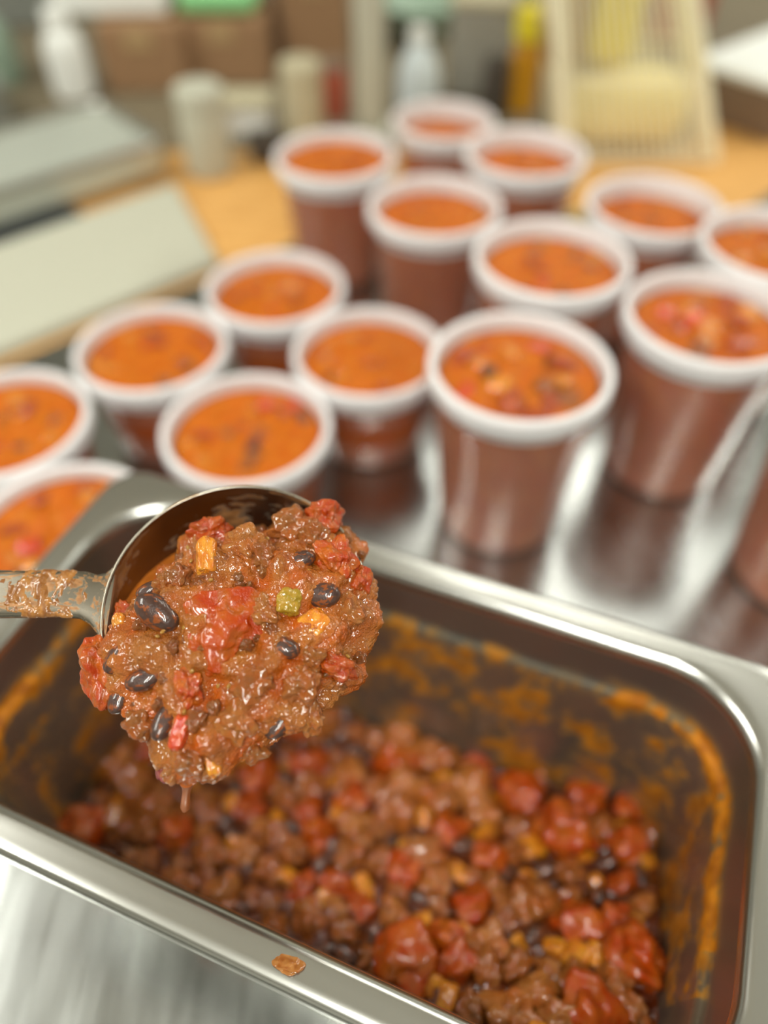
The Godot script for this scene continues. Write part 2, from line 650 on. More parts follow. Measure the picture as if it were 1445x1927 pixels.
func pan_material() -> StandardMaterial3D:
	var w := 1024
	var h := 384
	var al := Image.create(w, h, false, Image.FORMAT_RGB8)
	var ro := Image.create(w, h, false, Image.FORMAT_RGB8)   # r roughness, b metal
	var n1 := noise(31, 0.9, FastNoiseLite.TYPE_SIMPLEX_SMOOTH, 5)
	var n2 := noise(32, 3.2, FastNoiseLite.TYPE_SIMPLEX_SMOOTH, 4)
	var n3 := noise(33, 9.0, FastNoiseLite.TYPE_SIMPLEX_SMOOTH, 3)
	var steel := Vector3(138, 134, 126) / 255.0
	for y in h:
		var depth := float(y) / h * 0.15      # metres below the rim
		for x in w:
			var a := TAU * x / w
			var p := Vector3(cos(a) * 4.0, depth * 34.0, sin(a) * 4.0)
			var u := float(x) / w
			# where the sauce stood: from just above the step downwards
			var line := 0.026 + 0.008 * n1.get_noise_3d(p.x * 0.8, 3.0, p.z * 0.8) + 0.004 * n3.get_noise_3dv(p)
			var s := smoothstep(line - 0.001, line + 0.006, depth)
			var g := 0.5 + 0.9 * n1.get_noise_3dv(p) + 0.45 * n2.get_noise_3dv(p) + 0.3 * n3.get_noise_3dv(p)
			# a thick dried tide line along the right end
			var band := exp(-pow((depth - 0.030 - 0.004 * n1.get_noise_3d(p.x, 9.0, p.z)) / 0.0055, 2.0)) * smoothstep(0.80, 0.90, fposmod(u + 0.02, 1.0) if u > 0.5 else 1.0)
			var k := clampf(smoothstep(0.40, 0.85, g) * s * 0.8 + s * 0.10 + band * smoothstep(0.1, 0.5, g) * 1.1, 0.0, 1.0)
			k *= lerpf(0.15, 1.0, smoothstep(0.34, 0.40, u))
			var tone := clampf(0.5 + n2.get_noise_3d(p.z, p.y, p.x) * 1.2, 0.0, 1.0)
			var grease := Vector3(150, 84, 10).lerp(Vector3(196, 120, 20), tone) / 255.0
			var c := steel.lerp(grease, k)
			al.set_pixel(x, y, Color(c.x, c.y, c.z))
			ro.set_pixel(x, y, Color(lerpf(0.3, 0.42, k), 0, 0.85 - 0.8 * k))
	var m := mat(Color.WHITE, 1.0, 1.0)
	m.albedo_texture = ImageTexture.create_from_image(al)
	m.roughness_texture = ImageTexture.create_from_image(ro)
	m.roughness_texture_channel = BaseMaterial3D.TEXTURE_CHANNEL_RED
	m.metallic_texture = m.roughness_texture
	m.metallic_texture_channel = BaseMaterial3D.TEXTURE_CHANNEL_BLUE
	return m


# =====================================================================
# pieces of food: unit meshes, shared
# =====================================================================
var shelf := {}


func lump_mesh(sd: int, level: int, rough: float, c1: Color, c2: Color) -> ArrayMesh:
	var g: Array = ico(level)
	var vs: PackedVector3Array = g[0].duplicate()
	var cols := PackedColorArray()
	var a := noise(sd, 0.9, FastNoiseLite.TYPE_SIMPLEX_SMOOTH, 3)
	var b := noise(sd + 50, 1.6, FastNoiseLite.TYPE_SIMPLEX_SMOOTH, 3)
	for i in vs.size():
		var v := vs[i]
		vs[i] = v * (1.0 + rough * 1.4 * a.get_noise_3dv(v))
		cols.append(c1.lerp(c2, clampf(0.5 + 1.1 * b.get_noise_3dv(v), 0, 1)))
	return build(vs, g[1].duplicate(), cols)


func piece(kind: String, variant: int, level: int) -> ArrayMesh:
	var key := "%s %d %d" % [kind, variant, level]
	if shelf.has(key):
		return shelf[key]
	var g: Array = ico(level)
	var vs: PackedVector3Array = g[0].duplicate()
	var cols := PackedColorArray()
	cols.resize(vs.size())
	var sd := hash(kind) % 1000 + variant * 17
	var n1 := noise(sd, 0.8, FastNoiseLite.TYPE_SIMPLEX_SMOOTH, 3)
	var n2 := noise(sd + 3, 2.6, FastNoiseLite.TYPE_SIMPLEX_SMOOTH, 3)
	var n3 := noise(sd + 5, 1.7, FastNoiseLite.TYPE_CELLULAR, 1)
	var n4 := noise(sd + 7, 1.3, FastNoiseLite.TYPE_SIMPLEX_SMOOTH, 4)
	var r := RandomNumberGenerator.new()
	r.seed = sd
	var tone := r.randf()
	for i in vs.size():
		var v := vs[i]
		var t := clampf(0.5 + 1.3 * n4.get_noise_3dv(v), 0.0, 1.0)
		var p := v
		var c := Color.WHITE
		match kind:
			"meat":
				p = v * (0.92 + 0.5 * n1.get_noise_3dv(v) - 0.26 * (n3.get_noise_3dv(v) + 0.35) + 0.08 * n2.get_noise_3dv(v))
				c = lin(140, 80, 28).lerp(lin(178, 112, 50), tone).lerp(lin(170, 80, 14), t * 0.7)
			"tomato":
				var q := v.abs()
				var e := 2.4
				var k := 1.0 / pow(pow(q.x, e) + pow(q.y, e) + pow(q.z, e), 1.0 / e)
				p = v * k * (0.92 + 0.48 * n1.get_noise_3dv(v) + 0.06 * n2.get_noise_3dv(v))
				c = lin(162, 52, 10).lerp(lin(176, 88, 20), t).lerp(lin(146, 42, 8), tone * 0.5)
				c = c.lerp(lin(150, 74, 22), smoothstep(0.55, 0.8, 0.5 + n1.get_noise_3d(v.y * 1.7, v.z * 1.7, v.x * 1.7)) * 0.7)
			"bean":
				p = Vector3(v.x, v.y * 0.62, v.z * 0.66)
				p.y += 0.16 * v.x * v.x - 0.05
				p *= 1.0 + 0.03 * n1.get_noise_3dv(v)
				c = lin(62, 42, 36).lerp(lin(86, 60, 50), t * 0.6)
				c = c.lerp(lin(140, 68, 20), smoothstep(0.62, 0.78, 0.5 + n4.get_noise_3d(v.y * 1.5, v.z * 1.5, v.x * 1.5)) * 0.8)
			"pepper", "green_pepper", "red_pepper":
				var q := v.abs()
				var e := 5.0
				var k := 1.0 / pow(pow(q.x, e) + pow(q.y, e) + pow(q.z, e), 1.0 / e)
				p = v * k * (0.88 + 0.2 * n1.get_noise_3dv(v) + 0.05 * n2.get_noise_3dv(v))
				if kind == "pepper":
					c = lin(196, 104, 10).lerp(lin(214, 142, 36), t)
				elif kind == "green_pepper":
					c = lin(150, 120, 16).lerp(lin(178, 134, 34), t)
				else:
					c = lin(190, 46, 10).lerp(lin(200, 80, 20), t)
			"seed":
				p = v
				c = lin(206, 150, 64)
			"onion":
				p = Vector3(v.x, v.y * 0.5 - 0.3 * v.x * v.x, v.z) * (0.95 + 0.2 * n1.get_noise_3dv(v))
				c = lin(110, 30, 44).lerp(lin(150, 70, 60), t)
		vs[i] = p
		cols[i] = c
	shelf[key] = build(vs, g[1].duplicate(), cols)
	return shelf[key]


const PIECE_NAME := {"meat": "meat_crumble", "tomato": "tomato_chunk", "bean": "black_bean", "pepper": "pepper_piece", "green_pepper": "pepper_piece", "red_pepper": "pepper_piece", "onion": "onion_piece", "seed": "seed"}
const PIECE_MAT := {"meat": "meat", "tomato": "tomato", "bean": "bean", "pepper": "pepper", "green_pepper": "pepper", "red_pepper": "pepper", "onion": "pepper", "seed": "pepper"}


func put(parent: Node, kind: String, variant: int, level: int, at: Vector3, size: Vector3, turn: Vector3) -> MeshInstance3D:
	var o := part(PIECE_NAME[kind], piece(kind, variant, level), M[PIECE_MAT[kind]], parent)
	o.transform = Transform3D(Basis.from_euler(turn).scaled_local(size), at)
	return o


# =====================================================================
# chili in the pan
# =====================================================================
var pan_n1: FastNoiseLite
var pan_n2: FastNoiseLite
var pan_n3: FastNoiseLite


func pan_level(x: float, z: float) -> float:
	var h := maxf(0.017, 0.036 + 0.028 * (x / 0.14) + 0.030 * (z / 0.07))
	h += 0.006 * pan_n1.get_noise_2d(x * 1000.0, z * 1000.0)
	return maxf(h, 0.012)


func pan_chili() -> void:
	pan_n1 = noise(61, 0.025, FastNoiseLite.TYPE_SIMPLEX_SMOOTH, 2)
	pan_n2 = noise(62, 0.12, FastNoiseLite.TYPE_CELLULAR, 2)
	pan_n3 = noise(63, 0.35, FastNoiseLite.TYPE_SIMPLEX_SMOOTH, 3)
	var t := thing("chili_batch", "chunky dark red chili left in the bottom of the steel pan", "chili", PAN_AT)
	t.rotation_degrees.y = -22.0
	var verts := PackedVector3Array()
	var cols := PackedColorArray()
	var idx := PackedInt32Array()
	var nu := 300
	var nv := 130
	for j in nv + 1:
		for i in nu + 1:
			var sx := -1.0 + 2.0 * i / nu
			var sz := -1.0 + 2.0 * j / nv
			# squircle so that the corners follow the pan
			var lv0 := pan_level(sx * 0.14, sz * 0.062)
			var hx := PA - wall_inset(lv0) + 0.0002
			var hz := PB - wall_inset(lv0) + 0.0002
			var x := sx * hx
			var z := sz * hz
			var r := 0.034
			var q := Vector2(maxf(absf(x) - (hx - r), 0.0), maxf(absf(z) - (hz - r), 0.0))
			if q.length() > r:
				var k := r / q.length()
				x = signf(x) * (hx - r + q.x * k)
				z = signf(z) * (hz - r + q.y * k)
			var mx := x * 1000.0
			var mz := z * 1000.0
			var y := pan_level(x, z)
			y += -0.0042 * (pan_n2.get_noise_2d(mx, mz) + 0.4) + 0.0016 * pan_n3.get_noise_2d(mx, mz)
			verts.append(Vector3(x, maxf(y, 0.006), z))
			var a := clampf(0.5 + 1.2 * pan_n3.get_noise_2d(mx * 0.35 + 500.0, mz * 0.35), 0, 1)
			var b := clampf(0.5 + 1.4 * pan_n1.get_noise_2d(mx * 1.6, mz * 1.6 + 900.0), 0, 1)
			cols.append(lin(92, 36, 9).lerp(lin(124, 62, 16), a).lerp(lin(100, 30, 8), b * 0.5))
	for j in nv:
		for i in nu:
			var a := j * (nu + 1) + i
			idx.append_array([a, a + 1, a + nu + 1, a + 1, a + nu + 2, a + nu + 1])
	var sauce := part("sauce", build(verts, idx, cols, PackedVector2Array(), false), M.mince, t)
	sauce.set_meta("label", "glossy mince and sauce")
	var kinds := ["meat", "meat", "tomato", "tomato", "meat", "bean", "meat", "pepper", "tomato", "meat", "meat", "tomato", "meat", "tomato", "meat", "tomato", "meat", "bean", "pepper"]
	var spots: Array[Vector3] = []
	var tries := 0
	while spots.size() < 520 and tries < 6000:
		tries += 1
		var x := rng.randf_range(-0.138, 0.138)
		var z := rng.randf_range(-0.063, 0.063)
		var kind: String = kinds[rng.randi() % kinds.size()]
		var s := rng.randf_range(0.006, 0.0135)
		if kind == "tomato":
			s = rng.randf_range(0.008, 0.0165)
		elif kind == "bean":
			s = rng.randf_range(0.0056, 0.0066)
		elif kind.ends_with("pepper"):
			s = rng.randf_range(0.0045, 0.0085)
		var ok := true
		for q in spots:
			if Vector2(q.x - x, q.z - z).length() < (q.y + s) * 0.62:
				ok = false
				break
		if not ok:
			continue
		spots.append(Vector3(x, s, z))
		var y := pan_level(x, z) + s * rng.randf_range(-0.1, 0.75)
		var size := Vector3(s, s * rng.randf_range(0.6, 0.95), s * rng.randf_range(0.7, 1.0))
		if kind == "bean":
			size = Vector3(s, s, s)
		elif kind.ends_with("pepper"):
			size = Vector3(s, s * 0.5, s * rng.randf_range(0.6, 0.95))
		put(t, kind, rng.randi() % 5, 3, Vector3(x, y, z), size, Vector3(rng.randf_range(-0.6, 0.6), rng.randf() * TAU, rng.randf_range(-0.6, 0.6)))


# =====================================================================
# the ladle
# =====================================================================
const LR := 0.043          # radius of the bowl
const LD := 0.036          # its depth
const TILT := 18.5


func ladle_frame() -> Transform3D:
	var p := deg_to_rad(PITCH)
	var u := (443.0 - 722.5) / FOCAL
	var v := (1141.0 - 963.5) / FOCAL
	var d := Vector3(u, -(sin(p) + v * cos(p)), -(cos(p) - v * sin(p)))
	return Transform3D(Basis(Vector3.RIGHT, deg_to_rad(TILT)), EYE + d * 0.2536)


func bowl_radius(y: float) -> float:
	return LR * sqrt(maxf(0.0, 1.0 - pow(minf(y, 0.0) / LD, 2.0)))


func ladle() -> void:
	var t := thing("ladle", "steel ladle with a sauce-smeared handle held over the pan, heaped with chili", "ladle")
	t.transform = ladle_frame()
	var prof := []
	for k in 25:      # inside, from the middle up
		var y := -LD * cos(k / 24.0 * PI / 2.0)
		prof.append([maxf(bowl_radius(y), 0.0002), y])
	prof.append([LR + 0.0002, 0.0005])
	prof.append([LR + 0.0007, 0.0007])
	prof.append([LR + 0.0012, 0.0004])
	for k in 25:
		var y := -LD * sin(k / 24.0 * PI / 2.0)
		prof.append([bowl_radius(y) * 1.028 + 0.0002, y * 1.03])
	part("bowl", lathe(prof, 96, false), ladle_material(41, 0.35), t).set_meta("label", "round steel bowl")
	# the handle: a flat strap with rounded edges that flares into the rim
	var st := [[-0.0415, 0.0165, 0.0009], [-0.0428, 0.0132, 0.0012], [-0.0446, 0.0106, 0.0015], [-0.0475, 0.0086, 0.0019], [-0.051, 0.0081, 0.0023], [-0.058, 0.0079, 0.0026], [-0.070, 0.0080, 0.0027], [-0.085, 0.0083, 0.0027], [-0.11, 0.0086, 0.0027], [-0.15, 0.0088, 0.0027], [-0.20, 0.0088, 0.0027], [-0.26, 0.0086, 0.0027], [-0.275, 0.0070, 0.0025], [-0.279, 0.0030, 0.0015]]
	var rings := []
	for s in st:
		var r := PackedVector3Array()
		for j in 28:
			var a := TAU * j / 28
			r.append(strap_point(s[0], Vector2(s[1], s[2]), a))
		rings.append(r)
	var h := part("handle", loft(rings), ladle_material(43, 0.55), t)
	h.set_meta("label", "flat steel handle smeared with sauce")
	# a film of sauce on the strap; where it thins out it sinks into the steel
	var f1 := noise(91, 0.16, FastNoiseLite.TYPE_SIMPLEX_SMOOTH, 4)
	var f2 := noise(92, 0.5, FastNoiseLite.TYPE_SIMPLEX_SMOOTH, 3)
	var verts := PackedVector3Array()
	var cols := PackedColorArray()
	var idx := PackedInt32Array()
	var nx := 220
	var nz := 72
	for i in nx + 1:
		var x := lerpf(-0.0465, -0.13, float(i) / nx)
		var sec := strap_section(st, x)
		for j in nz + 1:
			var a := lerpf(0.02 * PI, 0.98 * PI, float(j) / nz)
			var mm := Vector3(x * 1000.0, 0, cos(a) * 8.0)
			var g := -0.02 + 0.75 * f1.get_noise_3d(mm.x * 1.2, mm.z * 0.7, 0.0) + 0.22 * f2.get_noise_3dv(mm)
			g += 0.22 * exp(-pow((x + 0.067) / 0.008, 2.0)) - 0.5 * smoothstep(-0.055, -0.048, x) - 0.3 * smoothstep(-0.072, -0.078, x) + 0.1 * smoothstep(0.6, 0.2, sin(a))
			var up := clampf(g * 0.0016, -0.0004, 0.0006)
			var w: Vector3 = strap_point(x, sec, a)
			verts.append(w + Vector3(0, sin(a) + 0.2, cos(a) * 0.5).normalized() * up)
			cols.append(lin(124, 74, 28).lerp(lin(168, 114, 56), clampf(0.45 + f1.get_noise_3d(mm.z, mm.x * 2.0, 7.0) * 1.3, 0, 1)))
	for i in nx:
		for j in nz:
			var a := i * (nz + 1) + j
			idx.append_array([a, a + 1, a + nz + 1, a + 1, a + nz + 2, a + nz + 1])
	part("sauce_smear", build(verts, idx, cols, PackedVector2Array(), false), M.sauce, t).set_meta("label", "tan sauce dried on the handle")


func strap_section(st: Array, x: float) -> Vector2:
	for k in st.size() - 1:
		if x <= st[k][0] and x >= st[k + 1][0]:
			var f: float = (x - st[k][0]) / (st[k + 1][0] - st[k][0])
			return Vector2(lerpf(st[k][1], st[k + 1][1], f), lerpf(st[k][2], st[k + 1][2], f))
	return Vector2(0.008, 0.0026)


func strap_point(x: float, sec: Vector2, a: float) -> Vector3:
	var cy := signf(sin(a)) * pow(absf(sin(a)), 0.55)
	var cz := signf(cos(a)) * pow(absf(cos(a)), 0.75)
	return Vector3(x, cy * sec.y - 0.0012, cz * sec.x - 0.0052 * clampf((-x - 0.04) / 0.012, 0.0, 1.0) + 0.0006)


func piece_lump(k: int) -> ArrayMesh:
	var key := "smear %d" % k
	if not shelf.has(key):
		shelf[key] = lump_mesh(300 + k, 3, 0.4, lin(150, 88, 44), lin(196, 134, 80))
	return shelf[key]


func ladle_material(sd: int, amount: float) -> StandardMaterial3D:
	var w := 512
	var al := Image.create(w, w, false, Image.FORMAT_RGB8)
	var ro := Image.create(w, w, false, Image.FORMAT_RGB8)
	var n1 := noise(sd, 0.012, FastNoiseLite.TYPE_SIMPLEX_SMOOTH, 5)
	var n2 := noise(sd + 1, 0.05, FastNoiseLite.TYPE_SIMPLEX_SMOOTH, 4)
	var steel := Vector3(158, 150, 136) / 255.0
	for y in w:
		for x in w:
			var g := 0.5 + 0.7 * n1.get_noise_2d(x, y) + 0.5 * n2.get_noise_2d(x, y)
			var k := smoothstep(0.75 - amount * 0.5, 1.0 - amount * 0.4, g) * 0.8
			var grease := Vector3(120, 70, 26).lerp(Vector3(178, 116, 60), clampf(0.5 + n2.get_noise_2d(y, x), 0, 1)) / 255.0
			var c := steel.lerp(grease, k)
			al.set_pixel(x, y, Color(c.x, c.y, c.z))
			ro.set_pixel(x, y, Color(lerpf(0.26, 0.4, k), 0, 1.0 - k))
	var m := mat(Color.WHITE, 1.0, 1.0)
	m.albedo_texture = ImageTexture.create_from_image(al)
	m.roughness_texture = ImageTexture.create_from_image(ro)
	m.roughness_texture_channel = BaseMaterial3D.TEXTURE_CHANNEL_RED
	m.metallic_texture = m.roughness_texture
	m.metallic_texture_channel = BaseMaterial3D.TEXTURE_CHANNEL_BLUE
	return m


# ---- the heap of chili in the ladle; millimetres in the ladle's own frame ----
const OUTLINE := [[-17, -27], [-8, -29], [4, -27], [14, -29], [24, -33], [34, -32], [43, -21], [46, -8], [45, 6], [43, 18], [38, 28], [29, 37], [20, 43], [12, 47], [3, 50], [-6, 55], [-14, 53], [-19, 47], [-27, 40], [-33, 34], [-38, 25], [-41, 15], [-37, 4], [-29, -8], [-23, -18]]
const HEAP_AT := Vector2(2, 6)
var reach := PackedFloat32Array()


func heap_reach(a: float) -> float:
	if reach.is_empty():
		for k in 180:
			var dir := Vector2.from_angle(TAU * k / 180.0)
			var best := 20.0
			for i in OUTLINE.size():
				var p := Vector2(OUTLINE[i][0], OUTLINE[i][1]) - HEAP_AT
				var q := Vector2(OUTLINE[(i + 1) % OUTLINE.size()][0], OUTLINE[(i + 1) % OUTLINE.size()][1]) - HEAP_AT
				var hit = Geometry2D.segment_intersects_segment(Vector2.ZERO, dir * 200.0, p, q)
				if hit != null:
					best = maxf(best, hit.length())
			reach.append(best)
	var f := fposmod(a / TAU * 180.0, 180.0)
	var i := int(f) % 180
	return lerpf(reach[i], reach[(i + 1) % 180], f - int(f))


func heap_top(x: float, z: float) -> float:
	# height of the smooth heap over the rim plane, mm
	var d := Vector2(x, z) - HEAP_AT
	var k := clampf(d.length() / heap_reach(d.angle()), 0.0, 1.0)
	return -1.0 + 14.0 * pow(1.0 - pow(k, 3.0), 0.6) - 0.05 * maxf(0.0, z - 40.0) * 4.0 * k - 0.10 * maxf(0.0, -z)


func ladle_chili() -> void:
	var t := thing("chili_scoop", "scoop of chunky chili with black beans heaped in the ladle", "chili")
	t.transform = ladle_frame()
	# the pool of sauce behind the heap, level in the tilted bowl
	var verts := PackedVector3Array()
	var cols := PackedColorArray()
	var idx := PackedInt32Array()
	var nn := noise(71, 0.16, FastNoiseLite.TYPE_SIMPLEX_SMOOTH, 3)
	var slope := tan(deg_to_rad(TILT))
	var na := 96
	var nr := 40
	for i in nr + 1:
		for j in na:
			var a := TAU * j / na
			var full := 0.03
			for k in 12:
				full = bowl_radius(minf(-0.0095 + slope * sin(a) * full, -0.0002)) - 0.0001
			var r := full * i / nr
			var x := cos(a) * r
			var z := sin(a) * r
			var y := minf(-0.0095 + slope * z, -0.0004) + 0.0007 * nn.get_noise_2d(x * 1000, z * 1000) * (1.0 - pow(float(i) / nr, 8.0))
			verts.append(Vector3(x, y, z))
			cols.append(lin(150, 76, 18).lerp(lin(178, 100, 26), clampf(0.5 + nn.get_noise_2d(x * 2000 + 99, z * 2000), 0, 1)))
	for i in nr:
		for j in na:
			var a := i * na + j
			var b := i * na + (j + 1) % na
			idx.append_array([a, b, a + na, b, b + na, a + na])
	part("sauce", build(verts, idx, cols, PackedVector2Array(), false), M.sauce, t).set_meta("label", "orange brown sauce pooled behind the heap")
	# the mass of mince
	var g: Array = ico(7)
	var vs: PackedVector3Array = g[0].duplicate()
	var vc := PackedColorArray()
	vc.resize(vs.size())
	var big := noise(81, 0.055, FastNoiseLite.TYPE_SIMPLEX_SMOOTH, 2)
	var lumps := noise(82, 0.09, FastNoiseLite.TYPE_CELLULAR, 1)
	var crumbs := noise(83, 0.36, FastNoiseLite.TYPE_CELLULAR, 1)
	var fine := noise(84, 0.8, FastNoiseLite.TYPE_SIMPLEX_SMOOTH, 3)
	var tint := noise(85, 0.05, FastNoiseLite.TYPE_SIMPLEX_SMOOTH, 4)
	var tint2 := noise(86, 0.09, FastNoiseLite.TYPE_SIMPLEX_SMOOTH, 3)
	for i in vs.size():
		var v := vs[i]
		var a := atan2(v.z, v.x)
		var flat := Vector2(v.x, v.z).length()
		var rr := heap_reach(a) * 0.99 * pow(flat, 0.8)
		var x := HEAP_AT.x + cos(a) * rr
		var z := HEAP_AT.y + sin(a) * rr
		var y := 0.0
		if v.y >= 0.0:
			y = lerpf(-1.0, heap_top(x, z), minf(1.0, v.y * 6.0))
		else:
			y = -1.0 + 11.0 * v.y
		var p := Vector3(x, y, z)
		var out := Vector3(v.x * 0.8, v.y * 1.4, v.z * 0.8).normalized()
		var d := 4.2 * big.get_noise_3dv(p) - 6.0 * (lumps.get_noise_3dv(p) + 0.45) - 1.5 * (crumbs.get_noise_3dv(p) + 0.4) + 0.6 * fine.get_noise_3dv(p)
		vs[i] = (p + out * d) * 0.001
		var k := clampf(0.5 + 1.5 * tint.get_noise_3dv(p), 0, 1)
		var k2 := clampf(0.35 + 1.5 * tint2.get_noise_3d(p.x + 100.0, p.y, p.z), 0, 1)
		vc[i] = lin(146, 80, 24).lerp(lin(182, 82, 12), k).lerp(lin(174, 110, 46), k2 * 0.6)
	part("mince", build(vs, g[1].duplicate(), vc), M.mince, t).set_meta("label", "brown mince in sauce")
	# the pieces that stand out: kind, picture column and row where they sit, size in mm, turn about the view
	var list := [
		["bean", 318, 1153, 8.4, 8.0, 8.4, -0.6, 2.2], ["bean", 284, 1112, 4.6, 4.2, 4.4, 0.5, 1.0], ["bean", 252, 1229, 6.4, 5.8, 6.2, 0.9, 1.5], ["bean", 613, 1122, 6.0, 6.2, 6.6, 0.0, 2.2],
		["bean", 546, 1210, 5.6, 5.2, 5.6, -0.3, 1.2], ["bean", 346, 1334, 6.4, 5.2, 5.8, 1.25, 1.6], ["bean", 303, 1262, 6.4, 5.0, 5.8, 0.4, 0.2], ["bean", 542, 1336, 6.0, 5.0, 5.6, 0.8, 0.2], ["bean", 253, 1300, 5.4, 5.0, 5.6, 1.2, 0.8], ["bean", 566, 1056, 5.6, 4.8, 5.2, 0.3, 0.6],
		["tomato", 446, 1172, 13.5, 6.0, 15.0, 0.4, -0.6], ["tomato", 389, 1002, 7.0, 5.2, 5.6, 0.3, 2.4], ["tomato", 607, 975, 6.6, 6.0, 6.6, 0.6, 3.6], ["tomato", 632, 1050, 7.0, 5.0, 9.0, 0.5, 2.0], ["tomato", 214, 1258, 8.4, 7.5, 12.0, 0.3, 0.4], ["tomato", 676, 1095, 4.6, 5.0, 7.0, 0.0, 0.4], ["tomato", 640, 1245, 6.6, 4.6, 4.4, -0.4, 1.4], ["tomato", 236, 1160, 3.8, 4.0, 6.4, 0.2, -1.0],
		["tomato", 385, 1275, 5.0, 4.0, 6.5, 0.1, 0.4],
		["pepper", 397, 1054, 3.9, 3.4, 7.4, 0.1, 3.6], ["green_pepper", 553, 1133, 4.4, 4.4, 4.8, -0.1, 2.0], ["pepper", 598, 1172, 5.6, 3.4, 5.0, 0.7, 0.8], ["red_pepper", 377, 1350, 2.7, 3.0, 6.0, -0.2, 2.6], ["pepper", 430, 1400, 2.8, 2.6, 5.2, 0.3, 2.2], ["pepper", 240, 1178, 2.6, 2.4, 5.2, 0.15, 1.4],
		["onion", 333, 1418, 2.6, 3.0, 5.4, 0.2, 1.0], ["onion", 338, 1046, 3.6, 3.0, 5.0, 0.4, -6.0],
		["meat", 458, 1030, 7.6, 6.4, 7.0, 0.2, 2.2], ["meat", 547, 990, 8.0, 6.0, 6.4, 0.5, 2.0], ["meat", 500, 1050, 5.0, 5.0, 5.0, 0.9, 1.2], ["meat", 590, 1010, 5.6, 5.2, 5.0, 2.0, 1.4], ["meat", 660, 1150, 5.6, 5.0, 6.6, 0.0, 1.0], ["meat", 320, 1100, 4.4, 4.0, 4.2, 0.0, 1.4], ["meat", 350, 1090, 4.8, 4.4, 4.2, 0.7, 1.4],
		["meat", 500, 1270, 7.0, 5.0, 6.2, 0.4, 1.4], ["meat", 580, 1270, 6.6, 5.2, 6.0, 0.9, 1.4], ["meat", 470, 1330, 6.8, 5.0, 6.4, 1.7, 1.2], ["meat", 590, 1330, 5.8, 4.8, 5.2, 2.3, 1.0], ["meat", 300, 1340, 5.2, 4.6, 5.2, 0.2, 1.0], ["meat", 405, 1330, 3.4, 3.4, 3.4, 0.2, 2.0], ["meat", 395, 1395, 5.0, 4.2, 5.0, 0.9, 1.4], ["meat", 500, 1388, 4.6, 4.0, 3.6, 0.2, 1.0], ["meat", 360, 1425, 4.8, 4.2, 4.2, 1.1, 1.4], ["meat", 470, 985, 4.6, 4.2, 3.6, 0.3, -8.0], ["meat", 500, 975, 4.2, 4.0, 3.4, 1.3, -8.5], ["meat", 440, 978, 3.6, 3.6, 3.0, 0.3, -8.5], ["meat", 600, 1225, 4.0, 3.8, 4.2, 0.6, 1.0], ["meat", 510, 1150, 5.0, 4.4, 6.4, 0.6, 0.8]]
	for k in list.size():
		var e: Array = list[k]
		var x: float = (e[1] - 443.0) * 0.1755
		var z: float = (e[2] - 1141.0) * 0.1755 / 0.95
		# raised pieces look higher up in the picture; put them back
		var y := heap_top(x, z)
		z += 0.31 * y
		y = heap_top(x, z) - 1.5 + e[7]
		put(t, e[0], k % 5, 5 if e[0] != "meat" else 4, Vector3(x, y, z) * 0.001, Vector3(e[3], e[4], e[5]) * 0.001 * 0.95, Vector3(rng.randf_range(-0.2, 0.2), e[6], rng.randf_range(-0.15, 0.15)))
	# crumbs
	for k in 80:
		var a := rng.randf() * TAU
		var rr := sqrt(rng.randf()) * 0.97 * heap_reach(a)
		var x := HEAP_AT.x + cos(a) * rr
		var z := HEAP_AT.y + sin(a) * rr
		var s := rng.randf_range(0.8, 2.6)
		put(t, "meat", k % 5, 3, Vector3(x, heap_top(x, z) - 1.0 + s * 0.2, z) * 0.001, Vector3(s, s * 0.8, s) * 0.001, Vector3(rng.randf() * 3, rng.randf() * 6, 0))
	for k in 26:
		var a := rng.randf() * TAU
		var rr := sqrt(rng.randf()) * 0.9 * heap_reach(a)
		var x := HEAP_AT.x + cos(a) * rr
		var z := HEAP_AT.y + sin(a) * rr
		put(t, "seed", k % 3, 2, Vector3(x, heap_top(x, z) + 0.5, z) * 0.001, Vector3(0.9, 0.5, 0.7) * 0.001, Vector3(rng.randf(), rng.randf() * 6, rng.randf()))
	# a thread of sauce running off the lowest point
	var at := Vector3(-12.0, -6.0, 54.0) * 0.001
	var down := ladle_frame().basis.inverse() * Vector3.DOWN
	var side := Vector3.RIGHT
	part("sauce_drip", tube([at, at + down * 0.004 - side * 0.0006, at + down * 0.009 - side * 0.0018, at + down * 0.014 - side * 0.003, at + down * 0.021 - side * 0.0044, at + down * 0.025 - side * 0.0056], [0.0024, 0.0017, 0.0013, 0.0014, 0.0017, 0.0006], 14), M.drip, t).set_meta("label", "thread of orange sauce")


